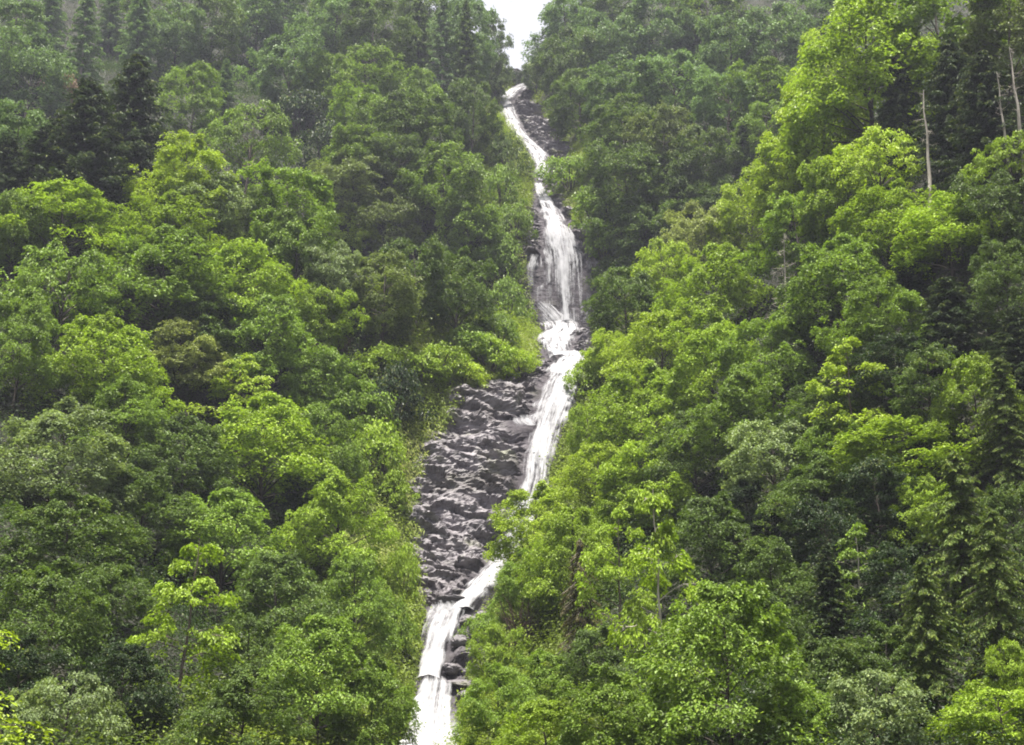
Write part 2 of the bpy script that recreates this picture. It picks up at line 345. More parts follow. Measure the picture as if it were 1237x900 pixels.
# ------------------------------------------------------------------ tree builder
class Acc:
    """collects tubes (bark) and leaves"""
    def __init__(s): s.v = []; s.q = []; s.n = 0; s.P = []; s.N = []; s.A = []; s.L = []; s.W = []; s.R = []
    def tube(s, pts, rad, k=6):
        pts = np.asarray(pts, float); rad = np.asarray(rad, float)
        t = np.gradient(pts, axis=0); t /= np.linalg.norm(t, axis=1)[:, None] + 1e-9
        ref = np.array([1., 0, 0]) if abs(t[0][0]) < .8 else np.array([0, 1., 0])
        a = np.cross(t, ref); a /= np.linalg.norm(a, axis=1)[:, None] + 1e-9; b = np.cross(t, a)
        th = np.arange(k) * 2 * np.pi / k
        ring = pts[:, None] + rad[:, None, None] * (np.cos(th)[None, :, None] * a[:, None] + np.sin(th)[None, :, None] * b[:, None])
        m = len(pts); ix = s.n + np.arange(m * k).reshape(m, k); j = np.roll(ix, -1, 1)
        s.v.append(ring.reshape(-1, 3)); s.q.append(np.stack([ix[:-1], j[:-1], j[1:], ix[1:]], -1).reshape(-1, 4)); s.n += m * k
    def leaves(s, P, N, A, L, W, R):
        s.P.append(P); s.N.append(N); s.A.append(A); s.L.append(L); s.W.append(W); s.R.append(R)
    def bark_mesh(s, name): return mesh_np(name, np.concatenate(s.v), np.concatenate(s.q), BARK, True)
    def leaf_mesh(s, name, mat):
        P, N, A, L, W, R = (np.concatenate(x) for x in (s.P, s.N, s.A, s.L, s.W, s.R))
        N /= np.linalg.norm(N, axis=1)[:, None] + 1e-9
        A = A - N * (A * N).sum(1)[:, None]; A /= np.linalg.norm(A, axis=1)[:, None] + 1e-9
        B = np.cross(N, A); L, W = L[:, None], W[:, None]
        v = np.stack([P - A * L * .5, P + B * W * .5 + N * W * .22, P + A * L * .5 - N * L * .15, P - B * W * .5 + N * W * .22], 1).reshape(-1, 3)
        return mesh_np(name, v, np.arange(len(v)).reshape(-1, 4), mat, False, {'rnd': R})
def spray(a, rng, c, out, r, n, thick, droop, L, Wf=.55, up=1.0, tilt=.45, bias=0.0):
    """one flat spray of leaves round a twig end; OUT is its outward direction"""
    rho = np.sqrt(rng.random(n)); th = rng.random(n) * 2 * np.pi
    P = c + np.stack([np.cos(th) * rho * r, np.sin(th) * rho * r, rng.normal(0, thick, n) - droop * rho ** 2 * r], 1)
    rad = np.stack([np.cos(th), np.sin(th), -0.55 * np.ones(n)], 1)
    N = np.array([0, 0, up]) + .35 * np.asarray(out) + .35 * rad * [1, 1, 0] + rng.normal(0, tilt, (n, 3))
    A = rad + .6 * np.asarray(out) + rng.normal(0, .4, (n, 3))
    l = L * rng.uniform(.65, 1.3, n)
    a.leaves(P, N, A, l, l * Wf * rng.uniform(.8, 1.2, n), np.clip(rng.normal(.5, .22, n) + bias, 0, 1))
def broad(seed, z0, z1, R, nb, ns, nl, shape, L=.34, droop=.5, thick=.13, rise=.35, tr=.2, fork=0, gap=1.0, trunk_top=.86, tilt=.45):
    rng = np.random.default_rng(seed); a = Acc(); H = z1 - z0
    lean = rng.normal(0, .035, 2); n = 9
    zt = np.linspace(-1.2, z0 + H * trunk_top, n); wob = np.cumsum(rng.normal(0, .11, (n, 2)), 0)
    tp = np.stack([lean[0] * zt + wob[:, 0] - wob[1, 0], lean[1] * zt + wob[:, 1] - wob[1, 1], zt], 1)
    a.tube(tp, tr * (1.15 - .95 * np.linspace(0, 1, n)), 7)
    at = lambda z: np.array([np.interp(z, zt, tp[:, 0]), np.interp(z, zt, tp[:, 1]), z])
    trad = lambda z: float(np.interp(z, zt, tr * (1.15 - .95 * np.linspace(0, 1, n))))
    lob = rng.random(8) * 6.28
    for i in range(nb):
        t = (i + rng.random() * .9) / nb
        az_ = i * 2.39996 + rng.normal(0, .35)
        e = {'oval': math.sin(math.pi * (.13 + .80 * t)) ** .62, 'round': math.sqrt(max(0, 1 - (1.85 * t - .92) ** 2)), 'dome': (1 - t ** 2.2) ** .55, 'cone': (1 - t) ** .75 + .08, 'umb': (1 - (t * .92) ** 3) ** .5}[shape]
        lump = 1 + .20 * math.sin(2 * az_ + lob[0] + 5 * t) + .13 * math.sin(3 * az_ + lob[1] - 7 * t)
        Lb = R * e * lump * rng.uniform(.74, 1.08) + .25
        ze = z0 + H * t * .97 + rng.normal(0, .04) * H; inc = rng.normal(0, .16)
        zs = max(z0 * .72, ze - rise * Lb - .06 * H * rng.random()); zs = min(zs, zt[-1])
        p0 = at(zs); d = np.array([math.cos(az_), math.sin(az_), 0]); sd = np.array([-d[1], d[0], 0])
        tt = np.linspace(0, 1, 6); bend = rng.normal(0, .07) * Lb
        bp = p0 + d * (Lb * tt)[:, None] + sd * (bend * np.sin(tt * 3.14))[:, None]
        arch = .10 * Lb
        bp[:, 2] = zs + (ze - zs) * tt ** .8 + arch * np.sin(tt * 2.6) - droop * .12 * Lb * tt ** 3 + inc * Lb * (tt - .6) * (tt > .3)
        a.tube(bp, np.linspace(max(.02, trad(zs) * .48), .012, 6), 4)
        bb = rng.normal(0, .10)
        for k in range(ns):
            s = (.30 + .70 * math.sqrt(rng.random())) if k > 1 else 1.0 - .1 * k
            wid = .54 * Lb * math.sin(min(1, s) * 2.5 + .25)
            q = np.array([np.interp(s, tt, bp[:, j]) for j in range(3)]); roll = rng.normal(0, .25); lat = rng.uniform(-1, 1) * wid
            c = q + sd * lat + [0, 0, roll * lat - .22 * abs(lat) * droop + rng.normal(0, .10 + .05 * Lb) * gap]
            r = rng.uniform(.55, 1.0) * (.62 + .045 * Lb)
            if k % 3 == 0: a.tube([q * .6 + np.array([np.interp(s * .7, tt, bp[:, j]) for j in range(3)]) * .4, (q + c) / 2, c], [.025, .016, .008], 3)
            spray(a, rng, c, d, r, nl, thick, droop, L, tilt=tilt, bias=bb + rng.normal(0, .07))
    return a, (z0 - .3, z1 + .35, R * 2.0)
def conifer(seed, H=19, R=3.6, z0=1.5, droop=.55, per=6, step=.55, L=.42, light=0, ragged=.2, pw=.82):
    rng = np.random.default_rng(seed); a = Acc()
    zt = np.linspace(-1.2, H, 8); wb = np.cumsum(rng.normal(0, .06, (8, 2)), 0)
    tp = np.stack([wb[:, 0], wb[:, 1], zt], 1); a.tube(tp, np.linspace(.26, .02, 8), 7)
    z = z0; i = 0
    while z < H - .15:
        f = (H - z) / (H - z0); nbr = per if f > .15 else max(3, per - 2)
        for k in range(nbr):
            az_ = i * .9 + k * 6.283 / nbr + rng.normal(0, .25); Lb = R * (f ** pw) * rng.uniform(1 - ragged * 2, 1 + ragged) + .22
            if rng.random() < ragged * .35: continue
            d = np.array([math.cos(az_), math.sin(az_), 0]); sd = np.array([-d[1], d[0], 0])
            tt = np.linspace(0, 1, 5); zz = z + rng.normal(0, .12)
            bp = np.array([np.interp(z, zt, wb[:, 0]), np.interp(z, zt, wb[:, 1]), 0]) + d * (Lb * tt)[:, None]
            bp[:, 2] = zz + Lb * (.18 * tt - droop * tt ** 1.6 + .22 * droop * tt ** 4)
            a.tube(bp, np.linspace(.035, .008, 5), 3)
            m = int(10 + 17 * Lb); s = rng.random(m) ** .75; lat = rng.uniform(-1, 1, m) * (.16 + .34 * Lb * (1 - s) * .8 * (s + .25))
            P = np.stack([np.interp(s, tt, bp[:, j]) for j in range(3)], 1) + sd * lat[:, None]
            P[:, 2] -= rng.random(m) * .28 + .18 * np.abs(lat)
            N = np.array([0, 0, 1.0]) + .5 * d + rng.normal(0, .45, (m, 3)); A = d * .7 + sd * np.sign(lat)[:, None] * .7 + np.array([0, 0, -.65]) + rng.normal(0, .3, (m, 3))
            l = L * rng.uniform(.7, 1.4, m)
            a.leaves(P, N, A, l, l * .36, np.clip(rng.normal(.45 + light, .2, m) + .25 * (s > .85), 0, 1))
        z += step * (.55 + .6 * f); i += 1
    return a, (z0 - .8, H, R * 2)
def shrub(seed, H=3.4, R=2.4, n=70, nl=42, L=.26, droop=.4):
    rng = np.random.default_rng(seed); a = Acc()
    for k in range(9):
        az_ = rng.random() * 6.28; r = R * rng.uniform(.3, .8); e = np.array([math.cos(az_) * r, math.sin(az_) * r, H * rng.uniform(.5, .92)])
        a.tube([[0, 0, -1.0], [e[0] * .15, e[1] * .15, 0], e * [.6, .6, .65], e], [.07, .06, .04, .012], 5)
    for k in range(n):
        az_ = k * 2.4 + rng.normal(0, .3); ph = rng.random(); zf = ph ** .8
        lump = 1 + .22 * math.sin(3 * az_ + 4 * ph + seed) + .15 * math.sin(5 * az_ + seed)
        rr = R * math.sqrt(max(.02, 1 - zf ** 2)) * lump * rng.uniform(.65, 1.05)
        d = np.array([math.cos(az_), math.sin(az_), 0]); c = d * rr + [0, 0, .25 + (H - .3) * zf * rng.uniform(.85, 1.08)]
        spray(a, rng, c, d, rng.uniform(.4, .8), nl, .14, droop, L, bias=rng.normal(0, .12))
    return a, (0.0, H + .1, R * 2)
def snag(seed, H=14, twigs=26, tr=.17, zb=.35, tl=2.0):
    rng = np.random.default_rng(seed); a = Acc(); zt = np.linspace(-1.2, H, 9); wb = np.cumsum(rng.normal(0, .09, (9, 2)), 0)
    tp = np.stack([wb[:, 0], wb[:, 1], zt], 1); a.tube(tp, np.linspace(tr, .025, 9), 7)
    b = a
    for k in range(twigs):
        z = H * (zb + (1 - zb) * rng.random()); az_ = rng.random() * 6.28; Lb = tl * rng.uniform(.3, 1) * (1.25 - z / H)
        p = np.array([np.interp(z, zt, tp[:, j]) for j in range(3)]); d = np.array([math.cos(az_), math.sin(az_), rng.uniform(-.35, .3)])
        m = p + d * Lb * .55; e = p + d * Lb + [0, 0, rng.normal(0, .2)]
        b.tube([p, m, e], [.04, .025, .008], 4)
        for q in range(3):
            f = m + (e - m) * rng.random(); b.tube([f, f + rng.normal(0, .28, 3) + d * .25], [.014, .006], 3)
    return a, b, (0, H, tl * 2)
def twiggy(seed, H=3.2, R=2.4, n=46):
    rng = np.random.default_rng(seed); a = Acc(); b = Acc()
    for k in range(8):
        az_ = rng.random() * 6.28; e = np.array([math.cos(az_) * R * .5, math.sin(az_) * R * .5, H * .6]); a.tube([[0, 0, -1], e * .5, e], [.07, .05, .03], 5)
    for k in range(n * 3):
        az_ = rng.random() * 6.28; zf = rng.random(); rr = R * math.sqrt(1 - .8 * zf ** 2)
        e = np.array([math.cos(az_) * rr, math.sin(az_) * rr, H * (.25 + .75 * zf)]) * rng.uniform(.7, 1.05); p = e * [.4, .4, .55] + rng.normal(0, .2, 3)
        b.tube([p, (p + e) / 2 + rng.normal(0, .15, 3), e + rng.normal(0, .2, 3)], [.035, .025, .01], 3)
        spray(b, rng, e, [0, 0, 0], .5, 5, .2, .6, .2)
    return a, b, (0, H, R * 2)
PROTO = {}
def add(kind, a, dims, mat, tname, cname):
    PROTO.setdefault(kind, []).append((a.bark_mesh(tname), a.leaf_mesh(cname, mat), dims, tname, cname))
for s in range(3):
    add('O', *broad(100 + s, 4.5, 17, 4.6, 29, 16, 32, 'oval', gap=1.3, thick=.19, tilt=.55), LEAF, 'trunk', 'crown')
    add('R', *broad(110 + s, 3.5, 12.5, 5.2, 26, 19, 34, 'round', rise=.45, gap=1.3, droop=.6, thick=.19, tilt=.55), LEAF, 'trunk', 'crown')
    add('M', *broad(130 + s, 4, 17.5, 6.2, 33, 22, 32, 'dome', rise=.45, gap=1.5, droop=.9, thick=.19, tilt=.55), LEAF, 'trunk', 'crown')
    add('A', *broad(140 + s, 3.2, 13, 4.3, 17, 11, 28, 'cone', L=.30, thick=.08, droop=.75, rise=.15, tr=.13, trunk_top=.97), LEAF, 'trunk', 'crown')
    add('C', *conifer(150 + s), NEEDLE, 'trunk', 'crown')
    add('B', *conifer(155 + s, H=18, R=5.4, z0=1.0, droop=.38, per=8, step=.50, L=.46, ragged=.28, pw=.66), NEEDLE, 'trunk', 'crown')
    add('S', *shrub(170 + s), LEAF, 'stems', 'foliage')
for s in range(2):
    add('U', *broad(120 + s, 6.5, 12, 5.4, 20, 13, 36, 'umb', rise=.55, droop=.7), LEAF, 'trunk', 'crown')
    add('H', *conifer(160 + s, H=18, R=5.0, z0=1.2, droop=.75, per=7, step=.62, L=.46, light=.15, ragged=.36, pw=.62), NEEDLE, 'trunk', 'crown')
add('N', *broad(180, 1.6, 4.2, 1.3, 12, 7, 16, 'round', L=.17, thick=.07, tr=.035), LEAF, 'trunk', 'crown')
for k, fn in (('P', lambda: snag(190, 16, 14, .27, .5, 1.3)), ('D', lambda: snag(191, 13, 44, .16, .2, 2.6)), ('T', lambda: twiggy(192))):
    a, b, dims = fn()
    if k == 'T': PROTO[k] = [(a.bark_mesh('stems'), (mesh_np('twigs', np.concatenate(b.v), np.concatenate(b.q), BARK, True)), dims, 'stems', 'twigs')]
    else: PROTO[k] = [(a.bark_mesh('dead_tree'), None, dims, 'trunk', None)]
TINT = dict(lime=(.25, .338, .032), bright=(.190, .275, .026), mid=(.134, .208, .030), deep=(.078, .124, .026), rust=(.075, .066, .034), dark=(.024, .045, .014), olive=(.125, .165, .050), silver=(.17, .225, .095),  # deep and dark also paint shade into the gaps between crowns
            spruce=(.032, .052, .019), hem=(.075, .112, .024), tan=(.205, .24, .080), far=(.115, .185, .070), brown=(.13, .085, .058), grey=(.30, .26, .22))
BARKT = dict(dark=(.055, .042, .034), pale=(.50, .46, .40), mid=(.13, .10, .08))
KIND = dict(O=('broadleaf_tree', 'tree'), R=('broadleaf_tree', 'tree'), M=('broadleaf_tree', 'tree'), U=('broadleaf_tree', 'tree'), A=('slender_tree', 'tree'), C=('spruce_tree', 'conifer'), B=('spruce_tree', 'conifer'), H=('hemlock_tree', 'conifer'),
            S=('shrub', 'shrub'), N=('sapling', 'sapling'), P=('dead_tree', 'dead tree'), D=('dead_tree', 'dead tree'), T=('dead_shrub', 'dead shrub'))
GROUP = dict(broadleaf_tree='broadleaf trees on the gorge slopes', slender_tree='slender tiered trees on the gorge slopes', spruce_tree='spruces among the broadleaf trees', hemlock_tree='drooping conifers on the spur',
             shrub='shrubs on the gorge slopes', sapling='saplings near the camera', dead_tree='dead trees standing in the forest', dead_shrub='dead shrubs in the forest')
count = {}
def plant(k, u, v, hp, wp, tint, label, bark=None, dist=None, jit=True):
    c = count[k] = count.get(k, -1) + 1
    if k in 'MORAU': hp, wp = hp * 1.1, wp * 1.14
    tm, cm, (z0, z1, cw), tn, cn = PROTO[k][c % len(PROTO[k])]
    rng = np.random.default_rng(int(u * 7 + v * 13) + 5)
    d = ray(u, v); zc = (z0 + z1) / 2; t = dist or 20.0
    while t < 520:
        p = d * t; sz = hp * t / F / (z1 - z0)
        if dist or p[2] - h1(p[0], p[1]) <= zc * sz: break
        t += .8
    sx = wp * t / F / cw
    gz = h1(p[0], p[1])
    if dist: sz = sz
    e = link(bpy.data.objects.new(KIND[k][0], None if cm else tm))
    e.location = (p[0], p[1], p[2] - zc * sz); e.rotation_euler = (0, 0, rng.random() * 6.28); e.scale = (sx, sx, sz)
    tag(e, label, KIND[k][1], GROUP[KIND[k][0]])
    if not cm: e.color = (*BARKT['pale'], 1); return e, t
    j = rng.uniform(.88, 1.12) if jit else 1
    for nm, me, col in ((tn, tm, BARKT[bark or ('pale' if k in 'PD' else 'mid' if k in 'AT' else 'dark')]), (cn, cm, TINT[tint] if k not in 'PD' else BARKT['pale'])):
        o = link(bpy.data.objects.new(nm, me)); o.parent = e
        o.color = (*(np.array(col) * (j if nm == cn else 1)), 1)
    return e, t
